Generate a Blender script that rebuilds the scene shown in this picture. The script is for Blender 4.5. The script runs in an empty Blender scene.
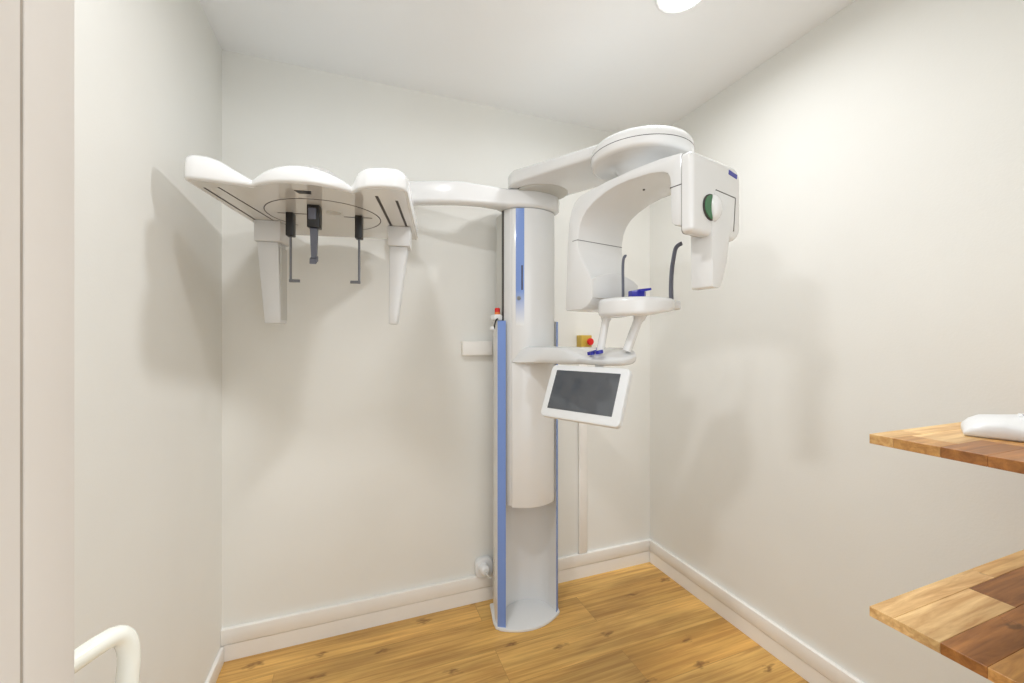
import bpy, bmesh, math, random
from mathutils import Vector, Matrix
random.seed(4)
sc = bpy.context.scene
col = sc.collection
PI = math.pi

# ------------------------------------------------------------------ camera
CAM_H = 1.31
YAW = math.radians(20.8)
cd = bpy.data.cameras.new('camera'); cam = bpy.data.objects.new('camera', cd); col.objects.link(cam)
cam.location = (0, 0, CAM_H); cam.rotation_euler = (PI/2, 0, -YAW)
cd.sensor_width = 36; cd.lens = 411/1024*36; cd.shift_y = -1.5/1024; cd.clip_start = 0.02
sc.camera = cam
sc.view_settings.view_transform = 'Standard'
sc.view_settings.look = 'None'
sc.view_settings.exposure = 0.32

# ------------------------------------------------------------------ materials
def lin(r, g, b):
    f = lambda c: (c/255/12.92) if c/255 <= .04045 else ((c/255+.055)/1.055)**2.4
    return (f(r), f(g), f(b), 1)

def mat(name, rgb, rough=.5, metal=0.0, coat=0.0, noise=0.0, nscale=8.0, bump=0.0, bscale=200.0, spec=.5):
    m = bpy.data.materials.new(name); m.use_nodes = True
    nt = m.node_tree; b = nt.nodes['Principled BSDF']
    c = lin(*rgb)
    b.inputs['Base Color'].default_value = c
    b.inputs['Roughness'].default_value = rough
    b.inputs['Metallic'].default_value = metal
    b.inputs['Coat Weight'].default_value = coat
    b.inputs['Coat Roughness'].default_value = .08
    b.inputs['Specular IOR Level'].default_value = spec
    tc = nt.nodes.new('ShaderNodeTexCoord')
    if noise > 0:
        n = nt.nodes.new('ShaderNodeTexNoise'); n.inputs['Scale'].default_value = nscale
        n.inputs['Detail'].default_value = 5
        r = nt.nodes.new('ShaderNodeValToRGB')
        r.color_ramp.elements[0].position = .3; r.color_ramp.elements[1].position = .7
        r.color_ramp.elements[0].color = tuple(x*(1-noise) for x in c[:3])+(1,)
        r.color_ramp.elements[1].color = tuple(min(1, x*(1+noise*.4)) for x in c[:3])+(1,)
        nt.links.new(tc.outputs['Object'], n.inputs['Vector'])
        nt.links.new(n.outputs['Fac'], r.inputs['Fac'])
        nt.links.new(r.outputs['Color'], b.inputs['Base Color'])
    if bump > 0:
        n2 = nt.nodes.new('ShaderNodeTexNoise'); n2.inputs['Scale'].default_value = bscale
        bp = nt.nodes.new('ShaderNodeBump'); bp.inputs['Strength'].default_value = bump
        bp.inputs['Distance'].default_value = .002
        nt.links.new(tc.outputs['Object'], n2.inputs['Vector'])
        nt.links.new(n2.outputs['Fac'], bp.inputs['Height'])
        nt.links.new(bp.outputs['Normal'], b.inputs['Normal'])
    return m

WALL = mat('wall_paint', (235, 234, 228), .7, noise=.018, nscale=3, bump=.12, bscale=160)
CEIL = mat('ceiling_paint', (248, 249, 249), .8, noise=.015, nscale=2)
TRIM = mat('trim_paint', (243, 240, 234), .4, noise=.02, nscale=9)
DOOR = mat('door_paint', (226, 220, 213), .6, noise=.03, nscale=6, bump=.1, bscale=60)
PLASTIC = mat('white_plastic', (233, 233, 232), .2, coat=.4, noise=.012, nscale=4)
SATIN = mat('white_satin_shell', (227, 227, 226), .32, coat=.15, noise=.012, nscale=4)
UNDER = mat('glossy_white_underside', (226, 224, 220), .05, coat=1.0, noise=.01, nscale=4)
GREYP = mat('pale_grey_plastic', (205, 204, 198), .4, noise=.02)
BLUE = mat('periwinkle_blue', (122, 152, 216), .35, coat=.2, noise=.03, nscale=6)
NAVY = mat('ultramarine_plastic', (34, 38, 160), .3, coat=.3, noise=.04)
BLACK = mat('black_plastic', (22, 20, 19), .35, noise=.1)
DARK = mat('dark_seam', (70, 66, 62), .6, noise=.05)
SEAM = mat('grey_seam', (128, 126, 122), .6, noise=.05)
SLIT = mat('brown_black_slot', (48, 34, 28), .5, noise=.05)
GREYM = mat('grey_rod', (112, 112, 116), .35, metal=.4, noise=.05)
SLATE = mat('slate_grey_plastic', (98, 100, 112), .4, noise=.05)
GREEN = mat('green_inlay', (70, 122, 84), .45, noise=.06)
RED = mat('red_plastic', (214, 24, 20), .35, noise=.05)
ORANGE = mat('orange_plastic', (232, 130, 60), .4, noise=.05)
YELLOW = mat('mustard_plastic', (205, 172, 70), .45, noise=.06)
SCREEN = mat('screen_glass', (86, 90, 96), .05, coat=1.0, noise=.08, nscale=5)
STEEL = mat('steel', (180, 180, 180), .3, metal=1, noise=.05)
HANDLE = mat('cream_coated_handle', (240, 239, 228), .25, coat=.3, noise=.02)
WHITEP = mat('bright_white_plastic', (232, 233, 233), .35, noise=.01)
INK = mat('grey_print', (150, 152, 160), .6, noise=.05)

def stripe_mat():
    m = bpy.data.materials.new('fading_blue_stripe'); m.use_nodes = True
    nt = m.node_tree; b = nt.nodes['Principled BSDF']
    tc = nt.nodes.new('ShaderNodeTexCoord'); sp = nt.nodes.new('ShaderNodeSeparateXYZ')
    r = nt.nodes.new('ShaderNodeValToRGB')
    nt.links.new(tc.outputs['Generated'], sp.inputs[0]); nt.links.new(sp.outputs['Z'], r.inputs['Fac'])
    e = r.color_ramp.elements
    e[0].position = 0; e[0].color = lin(240, 240, 238); e[1].position = .30; e[1].color = lin(122, 152, 216)
    nt.links.new(r.outputs['Color'], b.inputs['Base Color'])
    b.inputs['Roughness'].default_value = .25; b.inputs['Coat Weight'].default_value = .3
    return m
STRIPE = stripe_mat()

def vent_mat():
    m = bpy.data.materials.new('perforated_vent'); m.use_nodes = True
    nt = m.node_tree; b = nt.nodes['Principled BSDF']
    tc = nt.nodes.new('ShaderNodeTexCoord'); v = nt.nodes.new('ShaderNodeTexVoronoi')
    v.inputs['Scale'].default_value = 120; v.inputs['Randomness'].default_value = 0
    r = nt.nodes.new('ShaderNodeValToRGB'); r.color_ramp.interpolation = 'CONSTANT'
    r.color_ramp.elements[0].color = lin(120, 118, 112); r.color_ramp.elements[1].color = lin(225, 223, 217)
    r.color_ramp.elements[1].position = .32
    nt.links.new(tc.outputs['Object'], v.inputs['Vector']); nt.links.new(v.outputs['Distance'], r.inputs['Fac'])
    nt.links.new(r.outputs['Color'], b.inputs['Base Color']); b.inputs['Roughness'].default_value = .5
    return m
VENT = vent_mat()

def wood(name, c1, c2, plank_l, plank_w, grain_c, gap=.0015, gapc=(96, 62, 28), rough=.38, knots=True, gmix=.5, gscale=(2.2, 38), bias=0.0, shift=(0, 0, 0), offset=.37, kscale=(2.6, 7.0), kthr=.5, cloud=.78, knotc=(92, 58, 26)):
    """planks running along X, procedural grain and knots"""
    m = bpy.data.materials.new(name); m.use_nodes = True
    nt = m.node_tree; b = nt.nodes['Principled BSDF']; N = nt.nodes.new; L = nt.links.new
    tc = N('ShaderNodeTexCoord')
    mp0 = N('ShaderNodeMapping'); mp0.inputs['Location'].default_value = shift
    L(tc.outputs['Object'], mp0.inputs['Vector'])
    br = N('ShaderNodeTexBrick')
    br.offset = offset; br.offset_frequency = 2; br.squash = 1
    br.inputs['Scale'].default_value = 1
    br.inputs['Brick Width'].default_value = plank_l; br.inputs['Row Height'].default_value = plank_w
    br.inputs['Mortar Size'].default_value = gap; br.inputs['Mortar Smooth'].default_value = .3
    br.inputs['Bias'].default_value = bias
    br.inputs['Color1'].default_value = (0, 0, 0, 1); br.inputs['Color2'].default_value = (1, 1, 1, 1)
    br.inputs['Mortar'].default_value = (.5, .5, .5, 1)
    L(mp0.outputs[0], br.inputs['Vector'])
    mixc = N('ShaderNodeMix'); mixc.data_type = 'RGBA'
    mixc.inputs[6].default_value = lin(*c1); mixc.inputs[7].default_value = lin(*c2)
    L(br.outputs['Color'], mixc.inputs[0])
    # each plank gets its own grain offset
    off = N('ShaderNodeVectorMath'); off.operation = 'MULTIPLY'; off.inputs[1].default_value = (7.3, 13.1, 5.7)
    L(br.outputs['Color'], off.inputs[0])
    add = N('ShaderNodeVectorMath'); add.operation = 'ADD'
    L(mp0.outputs[0], add.inputs[0]); L(off.outputs[0], add.inputs[1])
    mp = N('ShaderNodeMapping'); mp.inputs['Scale'].default_value = (gscale[0], gscale[1], gscale[1])
    L(add.outputs[0], mp.inputs['Vector'])
    g = N('ShaderNodeTexNoise'); g.inputs['Scale'].default_value = 1.0; g.inputs['Detail'].default_value = 7
    g.inputs['Roughness'].default_value = .62; g.inputs['Distortion'].default_value = .6
    L(mp.outputs[0], g.inputs['Vector'])
    gr = N('ShaderNodeValToRGB'); gr.color_ramp.elements[0].position = .36; gr.color_ramp.elements[1].position = .66
    L(g.outputs['Fac'], gr.inputs['Fac'])
    m2 = N('ShaderNodeMix'); m2.data_type = 'RGBA'; m2.blend_type = 'MIX'
    inv = N('ShaderNodeMath'); inv.operation = 'MULTIPLY_ADD'; inv.inputs[1].default_value = -gmix; inv.inputs[2].default_value = gmix
    L(gr.outputs['Color'], inv.inputs[0]); L(inv.outputs[0], m2.inputs[0])
    L(mixc.outputs[2], m2.inputs[6]); m2.inputs[7].default_value = lin(*grain_c)
    # broad tonal clouding
    mpb = N('ShaderNodeMapping'); mpb.inputs['Scale'].default_value = (1.6, 7, 7)
    L(add.outputs[0], mpb.inputs['Vector'])
    g2 = N('ShaderNodeTexNoise'); g2.inputs['Scale'].default_value = 1.0; g2.inputs['Detail'].default_value = 4
    L(mpb.outputs[0], g2.inputs['Vector'])
    r2 = N('ShaderNodeValToRGB'); r2.color_ramp.elements[0].position = .35; r2.color_ramp.elements[1].position = .65
    r2.color_ramp.elements[0].color = (cloud, cloud*.96, cloud*.90, 1); r2.color_ramp.elements[1].color = (1.06, 1.05, 1.03, 1)
    L(g2.outputs['Fac'], r2.inputs['Fac'])
    mm = N('ShaderNodeMix'); mm.data_type = 'RGBA'; mm.blend_type = 'MULTIPLY'; mm.inputs[0].default_value = 1
    L(m2.outputs[2], mm.inputs[6]); L(r2.outputs['Color'], mm.inputs[7])
    out = mm.outputs[2]
    if knots:
        mk = N('ShaderNodeMapping'); mk.inputs['Scale'].default_value = (kscale[0], kscale[1], kscale[1])
        L(mp0.outputs[0], mk.inputs['Vector'])
        dn = N('ShaderNodeTexNoise'); dn.inputs['Scale'].default_value = 6
        L(mk.outputs[0], dn.inputs['Vector'])
        dm = N('ShaderNodeVectorMath'); dm.operation = 'MULTIPLY_ADD'; dm.inputs[1].default_value = (.5, .5, 0); 
        L(dn.outputs['Color'], dm.inputs[0]); L(mk.outputs[0], dm.inputs[2])
        v = N('ShaderNodeTexVoronoi'); v.voronoi_dimensions = '2D'; v.inputs['Scale'].default_value = 1
        L(dm.outputs[0], v.inputs['Vector'])
        kr = N('ShaderNodeValToRGB'); kr.color_ramp.elements[0].position = .03; kr.color_ramp.elements[0].color = (1, 1, 1, 1)
        kr.color_ramp.elements[1].position = .16; kr.color_ramp.elements[1].color = (0, 0, 0, 1)
        L(v.outputs['Distance'], kr.inputs['Fac'])
        # only some of the cells carry a knot
        sp = N('ShaderNodeSeparateColor'); L(v.outputs['Color'], sp.inputs[0])
        gt = N('ShaderNodeMath'); gt.operation = 'GREATER_THAN'; gt.inputs[1].default_value = kthr
        L(sp.outputs[0], gt.inputs[0])
        km = N('ShaderNodeMath'); km.operation = 'MULTIPLY'
        L(kr.outputs['Color'], km.inputs[0]); L(gt.outputs[0], km.inputs[1])
        k2 = N('ShaderNodeMath'); k2.operation = 'MULTIPLY'; k2.inputs[1].default_value = .75
        L(km.outputs[0], k2.inputs[0])
        mx = N('ShaderNodeMix'); mx.data_type = 'RGBA'; L(k2.outputs[0], mx.inputs[0])
        L(out, mx.inputs[6]); mx.inputs[7].default_value = lin(*knotc)
        out = mx.outputs[2]
    mg = N('ShaderNodeMix'); mg.data_type = 'RGBA'
    gf = N('ShaderNodeMath'); gf.operation = 'MULTIPLY'; gf.inputs[1].default_value = .55
    L(br.outputs['Fac'], gf.inputs[0]); L(gf.outputs[0], mg.inputs[0])
    L(out, mg.inputs[6]); mg.inputs[7].default_value = lin(*gapc)
    L(mg.outputs[2], b.inputs['Base Color'])
    b.inputs['Roughness'].default_value = rough
    bp = N('ShaderNodeBump'); bp.inputs['Strength'].default_value = .08; bp.inputs['Distance'].default_value = .002
    L(g.outputs['Fac'], bp.inputs['Height']); L(bp.outputs['Normal'], b.inputs['Normal'])
    return m
FLOORM = wood('oak_plank_floor', (246, 204, 122), (226, 176, 94), 1.35, .19, (180, 126, 62), gap=.0008, gmix=.7, gscale=(2.4, 60), kscale=(4.0, 10.0), kthr=.62, cloud=.66, knotc=(110, 68, 30), shift=(.3, .06, 0))
BUTCHER = wood('butcher_block', (244, 208, 148), (172, 106, 48), .30, .100, (150, 90, 40), gap=.0006, gapc=(110, 66, 30),
               rough=.4, gmix=.75, gscale=(5, 70), bias=-.15, kscale=(5.5, 9), shift=(.41, -.064, 0), offset=.43)

# ------------------------------------------------------------------ mesh helpers
def finish(bm, angle=35):
    bmesh.ops.remove_doubles(bm, verts=bm.verts, dist=1e-6)
    bmesh.ops.recalc_face_normals(bm, faces=bm.faces)
    for f in bm.faces: f.smooth = True
    for e in bm.edges:
        if len(e.link_faces) == 2 and e.calc_face_angle(0) > math.radians(angle): e.smooth = False
    return bm

def bevel_sharp(bm, w, seg=2, angle=30):
    bmesh.ops.remove_doubles(bm, verts=bm.verts, dist=1e-6)
    bmesh.ops.recalc_face_normals(bm, faces=bm.faces)
    es = [e for e in bm.edges if len(e.link_faces) == 2 and e.calc_face_angle(0) > math.radians(angle)]
    if es and w > 0:
        bmesh.ops.bevel(bm, geom=es, offset=w, segments=seg, profile=.5, affect='EDGES', clamp_overlap=True)
    return bm

def box(bm, lo, hi, bev=0, seg=2, M=None):
    b = bmesh.new(); bmesh.ops.create_cube(b, size=1)
    for v in b.verts: v.co = Vector([(lo[i]+hi[i])/2 + v.co[i]*(hi[i]-lo[i]) for i in range(3)])
    if bev: bevel_sharp(b, bev, seg)
    return merge(bm, b, M)

def merge(bm, b, M=None):
    if M is not None: bmesh.ops.transform(b, matrix=M, verts=b.verts)
    me = bpy.data.meshes.new('tmp'); b.to_mesh(me); b.free(); bm.from_mesh(me); bpy.data.meshes.remove(me)
    return bm

def prism(bm, pts, z0, z1, bev=0, seg=2, M=None, angle=30):
    """polygon (x, y) extruded z0..z1, optional matrix"""
    b = bmesh.new()
    lo = [b.verts.new((x, y, z0)) for x, y in pts]; hi = [b.verts.new((x, y, z1)) for x, y in pts]
    n = len(pts)
    b.faces.new(lo[::-1]); b.faces.new(hi)
    for i in range(n): b.faces.new((lo[i], lo[(i+1) % n], hi[(i+1) % n], hi[i]))
    if bev: bevel_sharp(b, bev, seg, angle)
    return merge(bm, b, M)

def lathe(bm, prof, center=(0, 0, 0), n=48, M=None):
    b = bmesh.new(); rings = []
    for r, z in prof:
        if r < 1e-6: rings.append([b.verts.new((0, 0, z))])
        else: rings.append([b.verts.new((r*math.cos(2*PI*k/n), r*math.sin(2*PI*k/n), z)) for k in range(n)])
    for a, c in zip(rings, rings[1:]):
        for k in range(n):
            q = [a[k % len(a)], a[(k+1) % len(a)], c[(k+1) % len(c)], c[k % len(c)]]
            q = list(dict.fromkeys(q))
            if len(q) > 2: b.faces.new(q)
    T = Matrix.Translation(center)
    return merge(bm, b, T @ M if M is not None else T)

def tube(bm, pts, rad, n=14, flat=1.0, up=None):
    """swept tube through points; rad number or list; flat squashes one axis"""
    P = [Vector(p) for p in pts]
    R = rad if isinstance(rad, (list, tuple)) else [rad]*len(P)
    b = bmesh.new(); rings = []; prev = None
    for i, p in enumerate(P):
        t = (P[min(i+1, len(P)-1)] - P[max(i-1, 0)]).normalized()
        if prev is None:
            ref = Vector(up) if up else (Vector((0, 0, 1)) if abs(t.z) < .9 else Vector((1, 0, 0)))
        else: ref = prev
        x = (ref - t*ref.dot(t)).normalized(); y = t.cross(x); prev = x
        rings.append([b.verts.new(p + x*(R[i]*math.cos(2*PI*k/n)) + y*(R[i]*flat*math.sin(2*PI*k/n))) for k in range(n)])
    for a, c in zip(rings, rings[1:]):
        for k in range(n): b.faces.new((a[k], a[(k+1) % n], c[(k+1) % n], c[k]))
    b.faces.new(rings[0][::-1]); b.faces.new(rings[-1])
    return merge(bm, b)

def smooth_path(pts, it=3):
    P = [Vector(p) for p in pts]
    for _ in range(it):
        Q = [P[0]]
        for a, c in zip(P, P[1:]): Q += [a*.75+c*.25, a*.25+c*.75]
        Q.append(P[-1]); P = Q
    return P

def smooth_poly(pts, it=2):
    P = [Vector((p[0], p[1])) for p in pts]
    for _ in range(it):
        Q = []
        for i in range(len(P)):
            a, c = P[i], P[(i+1) % len(P)]
            Q += [a*.75+c*.25, a*.25+c*.75]
        P = Q
    return [tuple(p) for p in P]

def loft(bm, secs, caps=True, M=None):
    b = bmesh.new(); R = [[b.verts.new(p) for p in s] for s in secs]; n = len(secs[0])
    for a, c in zip(R, R[1:]):
        for k in range(n): b.faces.new((a[k], a[(k+1) % n], c[(k+1) % n], c[k]))
    if caps: b.faces.new(R[0][::-1]); b.faces.new(R[-1])
    return merge(bm, b, M)

def link(name, bm, m, origin=(0, 0, 0), parent=None, angle=35):
    finish(bm, angle)
    me = bpy.data.meshes.new(name)
    bmesh.ops.translate(bm, vec=-Vector(origin), verts=bm.verts)
    bm.to_mesh(me); bm.free(); me.materials.append(m)
    o = bpy.data.objects.new(name, me); col.objects.link(o)
    if parent is not None: o.parent = parent
    else: o.location = origin
    return o

def tag(o, label=None, cat=None, group=None, kind=None):
    for k, v in (('label', label), ('category', cat), ('group', group), ('kind', kind)):
        if v: o[k] = v
    return o

def struct(name, bm, m): return tag(link(name, bm, m), kind='structure')

def empty(name, loc, label, cat, group=None):
    o = bpy.data.objects.new(name, None); o.location = loc; o.empty_display_size = .1; col.objects.link(o)
    return tag(o, label, cat, group)

NB = bmesh.new
# ------------------------------------------------------------------ room
XL, XR, YB, ZC = -.513, 1.636, 1.995, 2.5
YF = -1.6
struct('floor', box(NB(), (-1.2, YF, -.06), (XR+.1, YB+.1, 0)), FLOORM)
struct('ceiling', box(NB(), (-1.2, YF, ZC), (XR+.1, YB+.1, ZC+.06)), CEIL)
struct('wall_back', box(NB(), (XL-.1, YB, 0), (XR+.1, YB+.1, ZC)), WALL)
struct('wall_left', box(NB(), (XL-.1, .42, 0), (XL, YB, ZC)), WALL)
struct('wall_right', box(NB(), (XR, YF, 0), (XR+.1, YB, ZC)), WALL)
struct('wall_front', box(NB(), (.90, .13, 0), (XR, .25, ZC)), WALL)
# the sliding door leaf beside the camera, and the wall it runs along
b = NB(); box(b, (-.74, .3668, .005), (-.2035, .420, 2.46), .003)
dr = struct('door_1', b, DOOR)
b = NB()
pth = smooth_path([(-.236, .4205, 1.036), (-.230, .438, 1.038), (-.216, .466, 1.040), (-.206, .489, 1.037), (-.2005, .494, 1.018), (-.2005, .488, .985), (-.201, .483, .90), (-.201, .482, .82)], 2)
pth += smooth_path([(-.201, .482, .78), (-.202, .486, .72), (-.214, .470, .706), (-.228, .441, .70), (-.234, .4205, .70)], 2)
tube(b, pth, .0085, 18)
link('door_handle', b, HANDLE, parent=dr)['label'] = 'cream coated tubular pull handle'
struct('wall_hall', box(NB(), (-.74, .12, 0), (-.2045, .3640, ZC)), DOOR)
CAULK = mat('grubby_gap', (178, 168, 156), .8, noise=.22, nscale=14)
struct('trim_1', box(NB(), (-.74, .3640, .0), (-.2048, .3668, ZC)), CAULK)
# baseboards: a lower board with a proud strip over it
b = NB(); box(b, (XL, YB-.0165, 0), (XR, YB, .0665), .0005, 1); box(b, (XL, YB-.019, .0685), (XR, YB, .131), .002)
struct('baseboard_back', b, TRIM)
b = NB(); box(b, (XR-.0165, .26, 0), (XR, YB-.020, .0665), .0005, 1); box(b, (XR-.019, .26, .0685), (XR, YB-.020, .131), .002)
struct('baseboard_right', b, TRIM)
b = NB(); box(b, (XL, .43, 0), (XL+.013, YB-.021, .066), .002)
struct('baseboard_left', b, TRIM)

# ------------------------------------------------------------------ ceiling light
def disc_lamp(name, x, y, r, power, spread=180, z=ZC-.012, color=(.935, .96, 1), quad=.4):
    l = bpy.data.lights.new(name, 'AREA'); l.shape = 'DISK'; l.size = r*2; l.energy = power; l.color = color
    l.spread = math.radians(spread); l.use_nodes = True
    nt = l.node_tree; f = nt.nodes.new('ShaderNodeLightFalloff'); f.inputs['Strength'].default_value = 0.95
    mx = nt.nodes.new('ShaderNodeMix'); mx.data_type = 'FLOAT'; mx.inputs[0].default_value = quad
    nt.links.new(f.outputs['Linear'], mx.inputs[2]); nt.links.new(f.outputs['Quadratic'], mx.inputs[3])
    nt.links.new(mx.outputs[0], nt.nodes['Emission'].inputs['Strength'])
    o = bpy.data.objects.new(name, l); o.location = (x, y, z); col.objects.link(o); return o
LX, LY = 1.044, 1.108
cl = empty('ceiling_light', (LX, LY, ZC), 'round white recessed downlight glowing in the ceiling', 'ceiling light')
link('frame', lathe(NB(), [(.080, 0), (.088, 0), (.088, -.005), (.082, -.008), (.077, -.005), (.077, 0)], (LX, LY, ZC)), WHITEP, (LX, LY, ZC), cl)
EM = bpy.data.materials.new('lamp_glow'); EM.use_nodes = True
EM.node_tree.nodes['Principled BSDF'].inputs['Emission Color'].default_value = (1, .98, .95, 1)
EM.node_tree.nodes['Principled BSDF'].inputs['Emission Strength'].default_value = 6
link('diffuser', lathe(NB(), [(0, -.004), (.078, -.004), (.078, -.001), (0, -.001)], (LX, LY, ZC)), EM, (LX, LY, ZC), cl)
disc_lamp('downlight_lamp', LX, LY, .075, 6.8, 170, quad=.12)
disc_lamp('second_downlight_lamp', -.14, .72, .08, 6.0, 174, quad=.5)
# added soft fill from behind the camera: an area lamp and even world light
def area(name, loc, target, sx, sy, power, color=(1, 1, 1)):
    l = bpy.data.lights.new(name, 'AREA'); l.shape = 'RECTANGLE'; l.size = sx; l.size_y = sy; l.energy = power; l.color = color
    o = bpy.data.objects.new(name, l); o.location = loc; col.objects.link(o)
    o.rotation_euler = (Vector(target)-Vector(loc)).to_track_quat('-Z', 'Y').to_euler(); return o
area('rear_fill', (.30, -1.0, 1.55), (.6, 1.6, 1.05), 1.2, 1.5, 5.0, (.92, .965, 1))
w = bpy.data.worlds.new('world'); sc.world = w; w.use_nodes = True
w.node_tree.nodes['Background'].inputs['Color'].default_value = (.91, .96, 1, 1)
w.node_tree.nodes['Background'].inputs['Strength'].default_value = 1.0

# ------------------------------------------------------------------ the X-ray machine
RO = (.761, 1.85, 0)
xr = empty('dental_xray_machine', RO, 'tall white panoramic dental X-ray machine with blue stripes standing against the back wall', 'x-ray machine')
def part(name, bm, m, parent=None, label=None, angle=35):
    o = link(name, bm, m, RO, parent or xr, angle)
    if label: o['label'] = label
    return o

def arc(x0, x1, ye, yc, n=16):
    """front bulge between x0 and x1, y = ye at ends and yc in the middle"""
    return [(x0+(x1-x0)*i/n, ye-(ye-yc)*(1-(2*i/n-1)**2)) for i in range(n+1)]

# base plate
b = NB()
prism(b, [(.616, 1.93), (.591, 1.80), (.591, 1.765)] + [(x, y-.014*(1-(x-.608)/.304)) for x, y in arc(.608, .912, 1.757, 1.704)] + [(.922, 1.80), (.918, 1.93)], 0, .014, .004)
part('base_plate', b, WHITEP)
# fixed column: C channel with concave white inside
b = NB()
ZT = 1.397
inner = [(.892, 1.756)] + [(.761+.125*math.cos(t), 1.80+.10*math.sin(t)) for t in [i*PI/14 for i in range(0, 15)]] + [(.632, 1.744)]
pts = [(.600, 1.762), (.601, 1.80), (.634, 1.93), (.902, 1.93), (.908, 1.80), (.908, 1.770)] + inner
prism(b, pts, .010, ZT)
fc = part('fixed_column', b, SATIN)
for q in ([(.600, 1.7622), (.632, 1.7442), (.6318, 1.7412), (.5985, 1.7600)], [(.892, 1.7562), (.908, 1.7702), (.9085, 1.7680), (.8922, 1.7535)]):
    b = NB(); prism(b, q, .014, ZT); part('edge_stripe', b, BLUE, fc, 'periwinkle blue edge strip')
b = NB(); prism(b, [(.6050, 1.82), (.6265, 1.905), (.630, 1.905), (.610, 1.82)], .12, .33); part('vent_grille', b, VENT, fc, 'grey perforated vent')
# moving column
b = NB()
prism(b, [(.637, 1.80), (.637, 1.770), (.6545, 1.737), (.8695, 1.737), (.8900, 1.768), (.8900, 1.80)], .560, 1.905, .003)
mc = part('moving_column', b, SATIN)
for z0, z1 in ((.555, 1.2075), (1.2125, 1.904)):
    b = NB()
    prism(b, [(.657, 1.7372)] + arc(.657, .867, 1.731, 1.695) + [(.867, 1.7372)], z0, z1, .0025)
    part('front_panel', b, PLASTIC, mc)
def front_y(x): i = (x-.657)/(.867-.657); return 1.731-.036*(1-(2*i-1)**2)
def strip_on_front(x0, x1, z0, z1, d0=.0016):
    b = NB(); n = 6
    fr = [(x0+(x1-x0)*i/n, front_y(x0+(x1-x0)*i/n)-d0) for i in range(n+1)]
    bk = [(x, y+d0*1.5) for x, y in fr[::-1]]
    return prism(b, fr+bk, z0, z1)
part('front_stripe', strip_on_front(.672, .706, 1.375, 1.902), STRIPE, mc, 'blue stripe fading to white')
part('slot', strip_on_front(.694, .699, 1.535, 1.645, .003), SLIT, mc, 'dark narrow slot')
b = NB(); yy = front_y(.683)
tube(b, [(.683, yy-.0, 1.498), (.683, yy-.006, 1.498)], .009, 16); part('key_switch', b, STEEL, mc, 'small metal key switch')
b = NB(); box(b, (.6318, 1.782, 1.40), (.6368, 1.797, 1.905)); part('rail_gap', b, DARK, mc, 'dark vertical rail gap')
b = NB(); box(b, (.640, 1.80, 1.35), (.884, 1.90, 1.905)); part('rear_rail', b, GREYP, mc)

# ceph arm + column cap
ca = [(.10, 1.845), (.17, 1.832), (.24, 1.81), (.33, 1.772), (.42, 1.744), (.52, 1.727), (.61, 1.715)]
ca += arc(.64, .882, 1.712, 1.680, 8) + [(.904, 1.745), (.908, 1.80), (.900, 1.90), (.85, 1.93), (.68, 1.91), (.640, 1.83), (.60, 1.800), (.52, 1.790), (.42, 1.805), (.33, 1.838), (.24, 1.878), (.10, 1.93)]
b = NB()
prism(b, ca, 1.906, 1.986, .018, 4)
for v in b.verts:
    t = min(1, max(0, (.66-v.co.x)/.25)); t = t*t*(3-2*t)
    if v.co.z > 1.94: v.co.z += .018*t
part('ceph_arm', b, PLASTIC, angle=50)

# ceph head, local frame (a: right, b: back)
CO = Vector((-.10, 1.58)); ca_ = math.radians(11)
CM = Matrix.Translation((CO.x, CO.y, 1.75)) @ Matrix.Rotation(-ca_, 4, 'Z')
cl_, cr_ = -.136, .137
def lerp_tab(t, x):
    for (x0, y0), (x1, y1) in zip(t, t[1:]):
        if x <= x1: return y0+(y1-y0)*max(0, min(1, (x-x0)/(x1-x0)))
    return t[-1][1]
def hump(u, p=2.0): return max(0, 1-abs(2*u-1)**p)
def ceph_front(a):
    if a < cl_: return lerp_tab([(-.293, -.272), (-.287, -.279), (-.27, -.282), (-.21, -.268), (-.136, -.248)], a)
    if a < cr_: return -.245-.058*hump((a-cl_)/(cr_-cl_), 2.2)
    return lerp_tab([(.137, -.242), (.16, -.275), (.19, -.296), (.23, -.305), (.272, -.303), (.292, -.292), (.301, -.275)], a)
def ceph_h(a):
    if a < cl_: return lerp_tab([(-.293, .066), (-.287, .071), (-.275, .074), (-.24, .074), (-.215, .067), (-.18, .046), (-.136, .022)], a)
    if a < cr_: return .022+.032*hump((a-cl_)/(cr_-cl_), 2.0)
    return lerp_tab([(.137, .022), (.146, .042), (.16, .057), (.18, .064), (.27, .064), (.29, .059), (.301, .050)], a)
def ceph_dome(a):
    if a < cl_ or a > cr_: return .006
    return .010+.055*hump((a-cl_)/(cr_-cl_), 2)
secs = []
NA = 90
for i in range(NA+1):
    a = -.293+.594*i/NA
    f, h, dm = ceph_front(a), ceph_h(a), ceph_dome(a)
    g = .325-.02*max(0, (abs(a)-.26)/.033)**2
    secs.append([(a, f+.006, 0), (a, f+.0015, .003), (a, f, .008), (a, f+.001, h*.60), (a, f+.004, h*.80), (a, f+.013, h*.94), (a, f+.035, h),
                 (a, f+.14, h+dm*.75), (a, 0, h+dm), (a, g-.14, h+dm*.75), (a, g-.045, h), (a, g-.012, h*.85), (a, g, h*.5), (a, g, .008), (a, g-.006, 0)])
ceph = part('ceph_head', loft(NB(), secs, M=CM), PLASTIC, label='white three-lobed overhead housing', angle=45)
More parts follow.
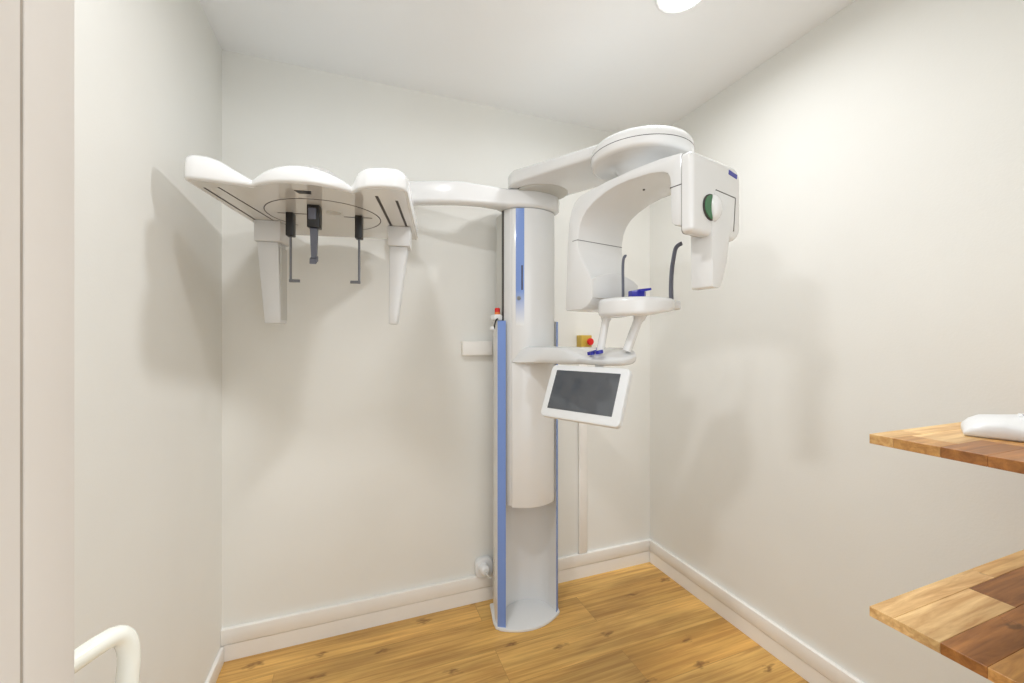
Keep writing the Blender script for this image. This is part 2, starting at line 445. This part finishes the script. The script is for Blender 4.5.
# underside sheet, set just below the housing
fr = [(-.286+.580*i/60, ceph_front(-.286+.580*i/60)+.010) for i in range(61)]
b = NB(); prism(b, fr + [(.294, .315), (-.286, .315)], -.0015, .0008, M=CM); part('underside_plate', b, UNDER, ceph, 'glossy grey-white underside')
def ring(bm, r0, r1, z0, z1, c, M, n=72, t0=0, t1=2*PI):
    full = abs(t1-t0-2*PI) < 1e-6
    pts = []
    k = n+1
    outer = [(c[0]+r1*math.cos(t0+(t1-t0)*i/n), c[1]+r1*math.sin(t0+(t1-t0)*i/n)) for i in range(k)]
    inner = [(c[0]+r0*math.cos(t0+(t1-t0)*i/n), c[1]+r0*math.sin(t0+(t1-t0)*i/n)) for i in range(k)]
    b = NB()
    vs = [[b.verts.new((x, y, z)) for x, y in L_] for z in (z0, z1) for L_ in (outer, inner)]
    for i in range(n):
        b.faces.new((vs[0][i], vs[0][i+1], vs[1][i+1], vs[1][i])); b.faces.new((vs[2][i], vs[3][i], vs[3][i+1], vs[2][i+1]))
        b.faces.new((vs[0][i], vs[2][i], vs[2][i+1], vs[0][i+1])); b.faces.new((vs[1][i], vs[1][i+1], vs[3][i+1], vs[3][i]))
    if not full:
        for i in (0, n): b.faces.new((vs[0][i], vs[1][i], vs[3][i], vs[2][i]))
    return merge(bm, b, M)
part('turntable_seam', ring(NB(), .1855, .1885, -.0022, -.0012, (-.005, .02), CM, 72, math.radians(-225), math.radians(70)), SLIT, ceph, 'thin dark circular seam')
# guide slots
for (p, q, wd, nm) in (((205.0, 187.0), None, .004, ''),):
    pass
def slot(a0, b0, a1, b1, wd):
    d = Vector((a1-a0, b1-b0)).normalized(); n = Vector((-d.y, d.x))*wd/2
    bb = NB(); prism(bb, [(a0-n.x, b0-n.y), (a1-n.x, b1-n.y), (a1+n.x, b1+n.y), (a0+n.x, b0+n.y)], -.0024, -.0012, M=CM)
    part('guide_slot', bb, SLIT, ceph, 'dark guide slot')
slot(-.272, -.215, -.268, .10, .005); slot(-.230, -.226, -.206, .10, .004)
slot(.206, -.228, .212, .12, .009); slot(.262, -.195, .268, .10, .008)
slot(-.155, 0, -.06, 0, .003); slot(.06, .012, .155, .012, .003)
b = NB(); prism(b, [(-.024, -.238), (.022, -.238), (.016, -.214), (-.018, -.214)], -.003, -.0012, M=CM); part('sensor_window', b, BLACK, ceph, 'small black window')
part('collimator_port', lathe(NB(), [(0, -.003), (.022, -.003), (.024, -.0012), (0, -.0012)], (0, 0, 0), 32, CM @ Matrix.Translation((.035, -.03, 0))), GREYP, ceph)
# ear rods
for s in (-1, 1):
    b = NB(); x = .113*s
    box(b, (x-.012, -.016, -.082), (x+.012, .016, -.001), .003, 2, CM)
    er = part('ear_rod', b, BLACK, ceph, 'black block with thin grey ear rod')
    b = NB()
    P = [(x, 0, -.08), (x, 0, -.15), (x, 0, -.232)]
    tube(b, [CM @ Vector(p) for p in P], .004, 10)
    prism(b, [(x-.005*s, -.006), (x-.030*s, -.002), (x-.030*s, .002), (x-.005*s, .006), (x+.004*s, .006), (x+.004*s, -.006)], -.240, -.230, .001, 1, CM)
    part('rod', b, GREYM, er, 'grey metal rod')
# nasion support
b = NB(); box(b, (-.028, -.112, -.075), (.010, -.075, -.001), .003, 2, CM)
na = part('nasion_support', b, BLACK, ceph, 'black block with grey forehead arm')
b = NB(); box(b, (-.0225, -.1155, -.050), (.0015, -.10, -.012), .003, 2, CM)
secs = [[(-.022+.004*t, -.10, z), (.002-.004*t, -.10, z), (.002-.004*t, -.088, z), (-.022+.004*t, -.088, z)] for t, z in ((0, -.07), (.5, -.125), (1, -.172))]
loft(b, secs, M=CM)
secs = [[(-.019, y, z-.008), (.001, y, z-.008), (.001, y, z+.008), (-.019, y, z+.008)] for y, z in ((-.088, -.172), (-.100, -.178), (-.112, -.186))]
loft(b, secs, M=CM)
part('forehead_arm', b, SLATE, na, 'slate grey arm')
# hanging panels under both wings
def hanger(a0, a1, la0, la1, lab, b0=.10, depth=.095, pd=.08):
    bb = NB(); box(bb, (a0, b0, -.078), (a1, b0+depth, -.0015), .004, 2, CM)
    h = part('panel_carriage', bb, SATIN, ceph)
    bb = NB()
    secs = []
    for t in range(9):
        u = t/8; z = -.078-.300*u
        x0 = (a0+.005)+(la0-(a0+.005))*u; x1 = (a1-.012)+(la1-(a1-.012))*u
        d1 = b0+.012+pd-.012*u; d0 = b0+.012
        secs.append([(x0, d0, z), (x1, d0, z), (x1, d1, z), (x0, d1, z)])
    s2 = loft(NB(), secs, M=CM); bevel_sharp(s2, .004, 2); merge(bb, s2)
    part('hanging_panel', bb, SATIN, h)
    return h
hl = hanger(-.272, -.182, -.240, -.186, 'left')
b = NB(); box(b, (-.1905, .120, -.365), (-.1860, .180, -.095), 0, 1, CM); part('side_plate', b, GREYP, hl, 'pale grey receptor face')
hanger(.198, .282, .200, .230, 'right')
b = NB(); box(b, (.10, 1.75, 1.79), (.20, 1.88, 1.915), .008); part('ceph_mount', b, SATIN)

# shoulder arm
S = Vector((.785, 1.70)); D = Vector((.929, 1.18)); ax = (D-S).normalized(); nl = Vector((ax.y, -ax.x))
Lr = (D-S).length
def capsule(r0, r1, n=28):
    pts = []
    a0 = math.atan2(nl.y, nl.x)
    # nl points to one side; go round the shoulder end then round the disc end
    th = math.atan2(-ax.y, -ax.x)
    for i in range(n+1):
        t = th-PI/2+PI*i/n; pts.append((S.x+r0*math.cos(t), S.y+r0*math.sin(t)))
    th2 = math.atan2(ax.y, ax.x)
    for k in (.3, .6):
        pass
    for i in range(n+1):
        t = th2-PI/2+PI*i/n; pts.append((D.x+r1*math.cos(t), D.y+r1*math.sin(t)))
    return pts
b = NB()
prism(b, capsule(.148, .125), 0, 1, 0)
bevel_sharp(b, .0, 1)
for v in b.verts:
    u = max(0, min(1, (Vector((v.co.x, v.co.y))-S).dot(ax)/Lr))
    v.co.z = (1.990-.050*u) if v.co.z < .5 else (2.050-.070*u)
bevel_sharp(b, .010, 3, 50)
part('shoulder_arm', b, PLASTIC, angle=50)
part('shoulder_joint', lathe(NB(), [(.0, 1.975), (.112, 1.975), (.117, 1.979), (.117, 1.996), (0, 1.996)], (S.x+.01, S.y, 0)), GREYP, None, 'grey joint ring')
part('joint_gap', lathe(NB(), [(.117, 1.984), (.120, 1.984), (.120, 1.9895), (.117, 1.9895)], (S.x+.01, S.y, 0)), DARK, None, 'dark gap around the joint')
# elbow disc
b = NB()
lathe(b, [(0, 1.853), (.070, 1.853), (.074, 1.885), (.085, 1.908), (.11, 1.916), (.150, 1.914), (.160, 1.914), (.167, 1.918), (.1705, 1.926), (.172, 1.9415)], (D.x, D.y, 0), 72)
lathe(b, [(.170, 1.9415), (.170, 1.9435)], (D.x, D.y, 0), 72)
lathe(b, [(.172, 1.9435), (.171, 1.953), (.168, 1.966), (.160, 1.976), (.14, 1.983), (.08, 1.990), (0, 1.992)], (D.x, D.y, 0), 72)
el = part('elbow_disc', b, PLASTIC, angle=55)
part('disc_seam', lathe(NB(), [(.168, 1.941), (.1725, 1.9416), (.1725, 1.9434), (.168, 1.944)], (D.x, D.y, 0), 72), DARK, el, 'thin dark rim seam')

# C-arm frame: s along u (towards the door), k along v, both horizontal
TH = math.radians(-12)
u_ = Vector((-math.sin(TH), -math.cos(TH))); v_ = Vector((math.cos(TH), -math.sin(TH)))
AC = Vector((.926, 1.21)); WD = .24
# matrix taking (s, z, k) -> world, k from 0 (camera side) to WD
CA = Matrix(((u_.x, 0, v_.x, AC.x-v_.x*WD/2), (u_.y, 0, v_.y, AC.y-v_.y*WD/2), (0, 1, 0, 0), (0, 0, 0, 1)))
outer = [(-.237, 1.422), (-.2335, 1.504), (-.227, 1.657), (-.217, 1.76), (-.207, 1.797), (-.188, 1.826), (-.155, 1.845), (-.10, 1.852), (-.008, 1.856), (.10, 1.857), (.20, 1.853), (.262, 1.845), (.272, 1.840)]
inner = [(.272, 1.634), (.245, 1.642), (.236, 1.652), (.233, 1.69), (.233, 1.765), (.230, 1.786), (.223, 1.799), (.209, 1.808), (.184, 1.815), (.154, 1.821), (.075, 1.827), (.02, 1.826), (-.03, 1.818), (-.085, 1.800), (-.118, 1.783), (-.142, 1.760), (-.157, 1.732), (-.166, 1.690), (-.1665, 1.665), (-.160, 1.638), (-.132, 1.592), (-.097, 1.537), (-.093, 1.46), (-.103, 1.444), (-.125, 1.430), (-.148, 1.423)]
b = NB(); prism(b, outer+inner, 0, WD, .006, 2, CA, angle=60)
for v in b.verts:      # the far edge of the lower leg stays straight
    p = CA.inverted() @ v.co
    if p.z > WD*.9 and -.20 < p.x < 0 and p.y < 1.672:
        p.x = min(p.x, -.162); v.co = CA @ p
carm = part('c_arm', b, PLASTIC, angle=40)
# rounded collimator bump low on the far leg
def k_arc(n=14): return [(WD*.02+WD*.96*i/n, math.sin(PI*i/n)) for i in range(n+1)]
M2 = CA @ Matrix(((0, 0, 1, 0), (0, 1, 0, 0), (1, 0, 0, 0), (0, 0, 0, 1)))     # (k, z, s)
b = NB()
prism(b, [(.004, 1.462), (.004, 1.528)] + [(WD*i/14, 1.530+.028*math.sin(PI*i/14)) for i in range(1, 14)] + [(WD+.004, 1.522), (WD+.004, 1.462)], -.158, -.0900, .003, 2, M2, angle=60)
part('beam_window', b, SATIN, carm)
for s0, z0 in ((-.158, 1.684),):
    b = NB(); box(b, (-.195, z0-.001, -.0006), (-.1655, z0+.001, WD*.99), 0, 1, CA); 
    part('shell_seam', b, DARK, carm, 'thin dark shell seam')
b = NB(); box(b, (.2325, 1.752, -.0006), (.2725, 1.7545, WD*.5), 0, 1, CA); part('shell_seam', b, DARK, carm, 'thin dark shell seam')
b = NB(); tube(b, [CA @ Vector((.05, 1.828, WD*.45)), CA @ Vector((.05, 1.824, WD*.45))], .004, 12); part('light_port', b, DARK, carm, 'tiny dark hole under the arch')

# tube head cover on the near leg
def rrect(x0, y0, x1, y1, rs, n=8):
    """rounded rectangle, radii (bl, br, tr, tl)"""
    out = []
    for (cx, cy, r, t0) in ((x0+rs[0], y0+rs[0], rs[0], PI), (x1-rs[1], y0+rs[1], rs[1], 1.5*PI), (x1-rs[2], y1-rs[2], rs[2], 0), (x0+rs[3], y1-rs[3], rs[3], .5*PI)):
        out += [(cx+r*math.cos(t0+.5*PI*i/n), cy+r*math.sin(t0+.5*PI*i/n)) for i in range(n+1)]
    return out
b = NB()
hp = rrect(-.002, 1.612, .250, 1.840, (.016, .046, .044, .014))
prism(b, hp, .2728, .304, 0, 1, M2)
bmesh.ops.remove_doubles(b, verts=b.verts, dist=1e-6); bmesh.ops.recalc_face_normals(b, faces=b.faces)
fe = [e for e in b.edges if all((CA.inverted() @ v.co).x > .3035 for v in e.verts)]
bmesh.ops.bevel(b, geom=fe, offset=.017, segments=6, profile=.5, affect='EDGES', clamp_overlap=True); bb = b
for v in bb.verts:    # belly the outer face
    p = CA.inverted() @ v.co
    if p.x > .300:
        kk = (p.z-.123)/.127; zz = (p.y-1.73)/.115
        p.x += .006*(1-min(1, kk*kk))*(1-min(1, zz*zz)); v.co = CA @ p
th_ = part('tube_head', bb, PLASTIC, carm, angle=50)
b = NB(); prism(b, [(k_*1.0+.0, z_) for k_, z_ in rrect(-.0023, 1.6117, .2503, 1.8403, (.012, .05, .055, .012))], .2716, .2729, 0, 1, M2)
part('cover_seam', b, SEAM, carm, 'thin dark cover seam')
# sensor paddle with the dial
pad = [(.090, 1.700), (.093, 1.466), (.098, 1.4615), (.129, 1.4625), (.135, 1.468), (.153, 1.505), (.169, 1.545), (.177, 1.590), (.181, 1.622), (.204, 1.642), (.214, 1.742), (.110, 1.747)]
b = NB(); prism(b, pad, .238, .3075, .004, 2, M2, angle=40)
pd_ = part('sensor_paddle', b, PLASTIC, carm, 'white hanging sensor paddle')
b = NB()
for p, q in (((.112, 1.7475), (.2155, 1.7425)), ((.2155, 1.7425), (.2055, 1.6405))):
    d = (Vector(q)-Vector(p)).normalized(); n = Vector((-d.y, d.x))*.0016
    prism(b, [(p[0]-n.x, p[1]-n.y), (q[0]-n.x, q[1]-n.y), (q[0]+n.x, q[1]+n.y), (p[0]+n.x, p[1]+n.y)], .29, .3065, 0, 1, M2)
part('paddle_gap', b, DARK, carm, 'thin dark gap line')
KC = (.086, 1.692); KR = .038
MK = M2 @ Matrix.Translation((KC[0], KC[1], .3048))
b = NB(); lathe(b, [(0, 0), (KR, 0), (KR, .003), (KR-.004, .0045), (0, .0045)], (0, 0, 0), 40, MK)
# lathe applies translation before matrix; world placement comes from MK
dl = part('dial', b, DARK, carm, 'dark rimmed dial with green half')
b = NB(); prism(b, [((KR-.003)*math.cos(t), (KR-.003)*math.sin(t)) for t in [PI/2+PI*i/16 for i in range(17)]], .004, .007, .0008, 1, MK)
part('green_inlay', b, GREEN, dl, 'green half-moon inlay')
b = NB(); secs = []
for i in range(13):
    t = -PI/2+PI*i/12; yy = (KR+.001)*math.sin(t); c = max(.03, math.cos(t))
    sec = []
    for j in range(13):
        q = PI*j/12; sec.append((.011-.021*c*math.cos(q)+.003*c, yy, .003+.021*c*math.sin(q)**.8))
    secs.append(sec)
loft(b, secs, M=MK); part('lever', b, PLASTIC, dl, 'white domed lever')
b = NB(); MB_ = M2 @ Matrix.Translation((.200, 1.813, .3050)) @ Matrix.Rotation(math.radians(-8), 4, 'Z')
box(b, (-.020, -.007, -.004), (.026, .007, .0012), .001, 1, MB_); part('badge', b, NAVY, carm, 'small dark blue badge')

# patient support arm: bracket on the column, reaching out under the C-arm
sup_l = [(.655, 1.728), (.668, 1.695), (.700, 1.64), (.735, 1.56), (.757, 1.46), (.765, 1.37), (.775, 1.29), (.80, 1.222), (.840, 1.178), (.880, 1.168), (.906, 1.184)]
sup_r = [(.932, 1.222), (.944, 1.28), (.942, 1.36), (.928, 1.47), (.905, 1.58), (.882, 1.68), (.874, 1.733)]
def resample(pts, n):
    P = [Vector(p) for p in pts]; d = [0]
    for a, c in zip(P, P[1:]): d.append(d[-1]+(c-a).length)
    out = []
    for i in range(n):
        t = d[-1]*i/(n-1); k = max(j for j in range(len(d)-1) if d[j] <= t+1e-9)
        out.append(P[k].lerp(P[k+1], (t-d[k])/(d[k+1]-d[k])))
    return out
NS = 44
Ls = resample(smooth_path([(x, y, 0) for x, y in sup_l], 2), NS); Rs = resample(smooth_path([(x, y, 0) for x, y in sup_r[::-1]], 2), NS)
secs = []
for i in range(NS):
    l, rr = Ls[i], Rs[i]; t = i/(NS-1)
    y = (l.y+rr.y)/2
    e = max(0, min(1, (1.50-y)/.16)); e = e*e*(3-2*e)      # 0 at the column .. 1 under the chin table
    tip = max(0, (t-.86)/.14)**2
    zb = 1.205+.008*max(0, min(1, (1.70-y)/.12))+.007*e+.012*tip
    zl = 1.281-.030*e+.010*tip; zr = 1.281-.012*tip
    cut = .040*max(0, 1-t/.26)                              # bracket end slants back at the column
    P = lambda f, z: (l.x+(rr.x-l.x)*f, l.y+(rr.y-l.y)*f, z)
    W = max((rr-l).length, 1e-4); q = lambda mm: min(.45, mm/W)
    secs.append([P(q(.014), zb), P(q(.003), zb+.006), P(q(.001+cut*.25), zb+.020), P(q(.005+cut*.7), zl-.016), P(q(.012+cut), zl-.005), P(q(.028+cut), zl), P(.5, (zl+zr)/2+.001),
                 P(1-q(.026), zr), P(1-q(.010), zr-.005), P(1-q(.003), zr-.018), P(1-q(.001), zb+.020), P(1-q(.003), zb+.006), P(1-q(.014), zb)])
mid = sum((Vector(p) for p in secs[-1]), Vector())/len(secs[-1]); od = Vector((.035, -.035, 0)).normalized()
last = secs[-1]
for sc_, o_ in ((.92, .002), (.72, .004), (.40, .006)):
    secs.append([tuple(mid+(Vector(p)-mid)*sc_+od*o_) for p in last])
b = loft(NB(), secs); sup = part('support_arm', b, PLASTIC, angle=60)
# keypad on its top
KX, KY = .824, 1.278
MKP = Matrix.Translation((KX, KY, 1.2720)) @ Matrix.Rotation(math.radians(-28), 4, 'Z') @ Matrix.Rotation(math.radians(-12), 4, 'Y')
b = NB()
prism(b, [(-.012, -.014), (.012, -.014), (0, .014)], -.004, .011, .002, 2, MKP)
for sx, sy, r_ in ((-.006, .050, .014), (-.006, -.050, .014), (-.028, .030, .008), (-.028, -.030, .008), (-.036, 0, .009)):
    ring(b, r_*.55, r_, -.009, .0030, (sx, sy), MKP, 20)
part('keypad', b, NAVY, sup, 'dark blue raised positioning keys')
# posts
for (p, q, r) in (((.817, 1.262, 1.27), (.845, 1.262, 1.405), .0135), ((.890, 1.208, 1.27), (.938, 1.192, 1.405), .0155)):
    P, Q = Vector(p), Vector(q)
    b = NB(); tube(b, [P, P.lerp(Q, .80), P.lerp(Q, .86), Q], [r, r, r*1.35, r*1.5], 20)
    part('support_post', b, PLASTIC, sup)
# chin table
CT = Vector((.935, 1.205))
tb = [(-.128, .02), (-.115, -.045), (-.07, -.092), (-.01, -.108), (.05, -.102), (.098, -.075), (.130, -.035), (.142, .01), (.130, .05), (.07, .068), (0, .060), (-.07, .068), (-.115, .055)]
b = NB(); prism(b, smooth_poly([(CT.x+x*1.06-.006, CT.y+y*1.08) for x, y in tb], 3), 1.390, 1.454, .016, 4, angle=60)
for v in b.verts:
    if v.co.z < 1.428: v.co.z += .026*max(0, (v.co.x-CT.x+.04)/.16)
ct = part('chin_table', b, PLASTIC, angle=50)
b = NB(); prism(b, smooth_poly([(CT.x+x, CT.y+y) for x, y in ((.07, -.03), (.12, -.06), (.154, -.05), (.164, -.01), (.13, .03), (.08, .03))], 2), 1.418, 1.450, .009, 3, angle=60)
part('side_tray', b, SATIN, ct)
def temple(x, y, z1, bend, rr=.0075):
    bb = NB(); P = smooth_path([(x, y, 1.44), (x-.002, y, 1.49), (x+.001, y, 1.55), (x+.006, y-.004, z1-.045), (x+.012, y-.006, z1-.012), (x+.020+bend*.4, y-.010, z1-.002), (x+.032+bend, y-.014, z1+.004)], 2)
    tube(bb, P, [rr*(1.05-.25*i/len(P)) for i in range(len(P))], 12, .6)
    part('temple_support', bb, SLATE, ct, 'slate grey curved temple blade')
b = NB(); P = smooth_path([(.880, 1.215, 1.44), (.880, 1.215, 1.50), (.879, 1.215, 1.56), (.880, 1.214, 1.592), (.885, 1.212, 1.606), (.890, 1.210, 1.604)], 2)
tube(b, P, .0055, 12, .6); part('temple_support', b, SLATE, ct, 'slate grey curved temple blade')
temple(1.022, 1.135, 1.640, 0, .009)
b = NB()
prism(b, smooth_poly([(CT.x-.034, CT.y-.020), (CT.x+.020, CT.y-.030), (CT.x+.024, CT.y+.020), (CT.x-.028, CT.y+.026)], 1), 1.448, 1.484, .004, 2, angle=60)
secs = [[(CT.x-.012+.024*t, CT.y-.028-.006*t, 1.476+.005*t), (CT.x-.012+.024*t, CT.y+.020-.010*t, 1.476+.005*t), (CT.x-.012+.024*t, CT.y+.018-.010*t, 1.487+.003*t), (CT.x-.012+.024*t, CT.y-.026-.006*t, 1.487+.003*t)] for t in (0, .5, 1, 1.35, 1.7)]
loft(b, secs); part('chin_rest', b, NAVY, ct, 'ultramarine chin rest')

# touch screen hanging under the support arm
R_ = Vector((.438, -.899, 0)); tau = math.radians(24)
Dn = Vector((-.899*math.sin(tau), -.438*math.sin(tau), -math.cos(tau)))
Nn = R_.cross(Dn).normalized()
if Nn.dot(Vector((-1, -.5, .5))) < 0: Nn = -Nn
TL = Vector((.687, 1.380, 1.219)); Wd, Ht = .314, .196
MS = Matrix(((R_.x, Dn.x, Nn.x, TL.x), (R_.y, Dn.y, Nn.y, TL.y), (R_.z, Dn.z, Nn.z, TL.z), (0, 0, 0, 1)))
b = NB(); prism(b, rrect(0, 0, Wd, Ht, (.018,)*4), -.024, 0, .005, 3, MS, angle=60)
ts = part('touchscreen', b, WHITEP, None, 'white framed tilted touchscreen')
b = NB(); prism(b, rrect(.027, .021, Wd-.030, Ht-.031, (.002,)*4), -.002, .0008, 0, 1, MS); part('display', b, SCREEN, ts, 'dark glossy display')
b = NB(); tube(b, [(.815, 1.262, 1.235), (.812, 1.262, 1.19), MS @ Vector((Wd*.55, .055, -.02))], [.016, .015, .015], 18); part('screen_bracket', b, SATIN, ts)

# ------------------------------------------------------------------ things on and by the machine
sw = empty('exposure_switch', (.618, 1.835, ZT), 'white hand switch with a red push button resting on the machine column', 'hand switch')
so = (.618, 1.835, ZT)
b = NB(); prism(b, smooth_poly([(.582, 1.80), (.6312, 1.80), (.6312, 1.87), (.582, 1.87)], 2), ZT+.002, ZT+.030, .009, 3, angle=60); link('body', b, WHITEP, so, sw)
b = NB(); lathe(b, [(0, .028), (.0135, .028), (.0125, .042), (0, .042)], (.612, 1.835, ZT), 20); link('collar', b, ORANGE, so, sw)['label'] = 'orange collar'
b = NB(); lathe(b, [(0, .041), (.0125, .041), (.0125, .058), (.010, .061), (0, .061)], (.612, 1.835, ZT), 20); link('push_button', b, RED, so, sw)['label'] = 'red push button'
b = NB(); tube(b, smooth_path([(.602, 1.80, ZT+.009), (.592, 1.797, ZT+.004), (.586, 1.797, ZT-.018), (.584, 1.797, ZT-.036)], 2), .0035, 10); link('hook', b, BLACK, so, sw)['label'] = 'black curved hook'
b = NB(); lathe(b, [(0, -.010), (.009, -.006), (.010, 0), (.008, .007), (0, .010)], (.575, 1.80, ZT-.034), 16); link('cord_end', b, WHITEP, so, sw)

sw.location.y -= .034
b = NB(); box(b, (.488, YB-.034, 1.234), (.640, YB+.001, 1.304), .003)
tag(link('junction_box', b, TRIM, (.564, YB-.017, 1.234)), 'pale grey rectangular box on the back wall just left of the machine column', 'junction box')

eo = (1.170, YB, 1.262)
es = empty('emergency_stop', eo, 'yellow emergency stop box with red mushroom button on back wall', 'emergency stop')
b = NB(); box(b, (1.138, 1.940, 1.266), (1.203, YB-.0005, 1.336), .003); link('box', b, YELLOW, eo, es)
MR = Matrix.Translation((1.181, 1.940, 1.301)) @ Matrix.Rotation(PI/2, 4, 'X')
b = NB(); lathe(b, [(0, 0), (.010, 0), (.010, .014), (.019, .015), (.020, .022), (.016, .029), (0, .031)], (0, 0, 0), 28, MR); link('button', b, RED, eo, es)['label'] = 'red mushroom button'

b = NB(); box(b, (1.146, YB-.016, .132), (1.198, YB-.0005, 1.2655), .003)
tag(link('cable_trunking', b, TRIM, (1.172, YB-.008, .132)), 'cream vertical cable trunking running down the back wall to the baseboard', 'cable trunking')

oo = (.600, YB, .17)
ol = empty('wall_socket', oo, 'white wall socket with plug just above baseboard behind the column foot', 'socket')
b = NB(); prism(b, rrect(-.046, -.048, .046, .048, (.034,)*4), 0, .034, .008, 3, Matrix.Translation((.600, YB-.0005, .172)) @ Matrix.Rotation(PI/2, 4, 'X'), angle=60); link('socket_plate', b, WHITEP, oo, ol)
b = NB(); lathe(b, [(0, 0), (.026, 0), (.025, .028), (.016, .038), (0, .040)], (0, 0, 0), 24, Matrix.Translation((.594, YB-.034, .176)) @ Matrix.Rotation(PI/2, 4, 'X')); link('plug', b, WHITEP, oo, ol)
b = NB(); tube(b, smooth_path([(.594, YB-.072, .176), (.597, YB-.082, .165), (.612, YB-.085, .15), (.622, YB-.08, .145)], 2), .0045, 10); link('plug_cord', b, GREYP, oo, ol)['label'] = 'pale grey cord'

# ------------------------------------------------------------------ shelves and keypad on the right
def stave_mat(i, c, g):
    return wood('acacia_stave_%d' % i, c, c, 9, 9, g, gap=0, rough=.4, gmix=.8, gscale=(5, 60), kscale=(6.5, 13), kthr=.62, cloud=.72,
                shift=(3.1+1.7*i, 2.3+.9*i, 0), knotc=(92, 62, 34))
STAVES = [stave_mat(0, (244, 208, 148), (186, 134, 76)), stave_mat(1, (220, 168, 100), (158, 104, 52)), stave_mat(2, (186, 126, 66), (122, 74, 34)), stave_mat(3, (236, 196, 132), (188, 132, 72))]
ROWS = [.516, .477, .409, .351, .298, .252]
def shelf(z, label, cuts, t):
    bb = NB()
    for k, row in enumerate(cuts):
        xs = [.962] + [c for c, _ in row]
        for j, (c, tone) in enumerate(row):
            q = NB(); box(q, (xs[j]+.00012, ROWS[k+1]+.00012, z-t), (c-.00012, ROWS[k]-.00012, z), .0007, 1)
            for f in q.faces: f.material_index = tone
            merge(bb, q)
    o = link('wooden_shelf', bb, STAVES[0], (.962, .252, z-t))
    for m_ in STAVES[1:]: o.data.materials.append(m_)
    return tag(o, label, 'shelf')
E_ = XR-.0005
shelf(1.122, 'upper butcher-block wooden shelf on the right wall, under the white keypad',
      [[(1.06, 3), (1.36, 0), (E_, 1)], [(1.02, 1), (1.28, 0), (1.50, 3), (E_, 2)], [(1.10, 2), (1.40, 1), (E_, 0)], [(1.18, 2), (1.45, 3), (E_, 1)], [(1.05, 1), (1.30, 2), (E_, 0)]], .019)
shelf(.777, 'lower butcher-block wooden shelf on the right wall, bare and broad',
      [[(1.34, 0), (E_, 3)], [(1.231, 0), (1.48, 2), (E_, 1)], [(1.16, 2), (1.42, 2), (E_, 3)], [(1.08, 1), (1.33, 3), (E_, 2)], [(1.22, 2), (E_, 1)]], .020)

ko = (1.15, .38, 1.122)
kp = empty('desk_keypad', ko, 'white desk keypad with a rounded end lying on the upper wooden shelf', 'keypad')
l_ = Vector((.42, -.907)); m_ = Vector((.907, .42)); O_ = Vector((1.110, .436))
secs = []
tabn = [(0, .010), (.010, .020), (.025, .027), (.05, .030), (.075, .024), (.11, .013), (.16, .008)]
tabf = [(0, .014), (.010, .026), (.025, .034), (.05, .037), (.075, .040), (.11, .051), (.16, .070)]
for i in range(33):
    L0 = .16*i/32
    e = 1-max(0, 1-L0/.03)**2
    w0 = .005*(1-e); w1 = .105-.010*(1-e)
    hn, hf = lerp_tab(tabn, L0), lerp_tab(tabf, L0)
    P = lambda w, z: (O_.x+l_.x*L0+m_.x*w, O_.y+l_.y*L0+m_.y*w, 1.1225+z)
    secs.append([P(w0+.004, 0), P(w0, .004), P(w0+.001, hn*.75), P(w0+.006, hn*.95), P(w0+.016, hn+(hf-hn)*.15), P(w0+.05, hn+(hf-hn)*.55), P(w1-.014, hf), P(w1-.003, hf*.9), P(w1, hf*.6), P(w1, .004), P(w1-.004, 0)])
link('housing', loft(NB(), secs), WHITEP, ko, kp, 60)
for r_i in range(3):
    for c_i in range(3):
        L0 = .085+.024*r_i; w = .036+.022*c_i
        hn, hf = lerp_tab(tabn, L0), lerp_tab(tabf, L0)
        z = hn+(hf-hn)*(.15+.40*(w-.016)/.034 if w < .05 else .55+.45*(w-.05)/.041)
        x, y = O_.x+l_.x*L0+m_.x*w, O_.y+l_.y*L0+m_.y*w
        MK2 = Matrix.Translation((x, y, 1.1225+z)) @ Matrix(((l_.x, m_.x, 0, 0), (l_.y, m_.y, 0, 0), (0, 0, 1, 0), (0, 0, 0, 1))) @ Matrix.Rotation(math.radians(14), 4, 'X')
        bb = NB(); box(bb, (-.009, -.008, -.003), (.009, .008, .0008), .0008, 2, MK2)
        k = link('key', bb, WHITEP, ko, kp)
        bb = NB(); box(bb, (-.004, -.003, .0003), (.003, .002, .0012), 0, 1, MK2); link('print', bb, INK, ko, k)['label'] = 'small grey printed mark'
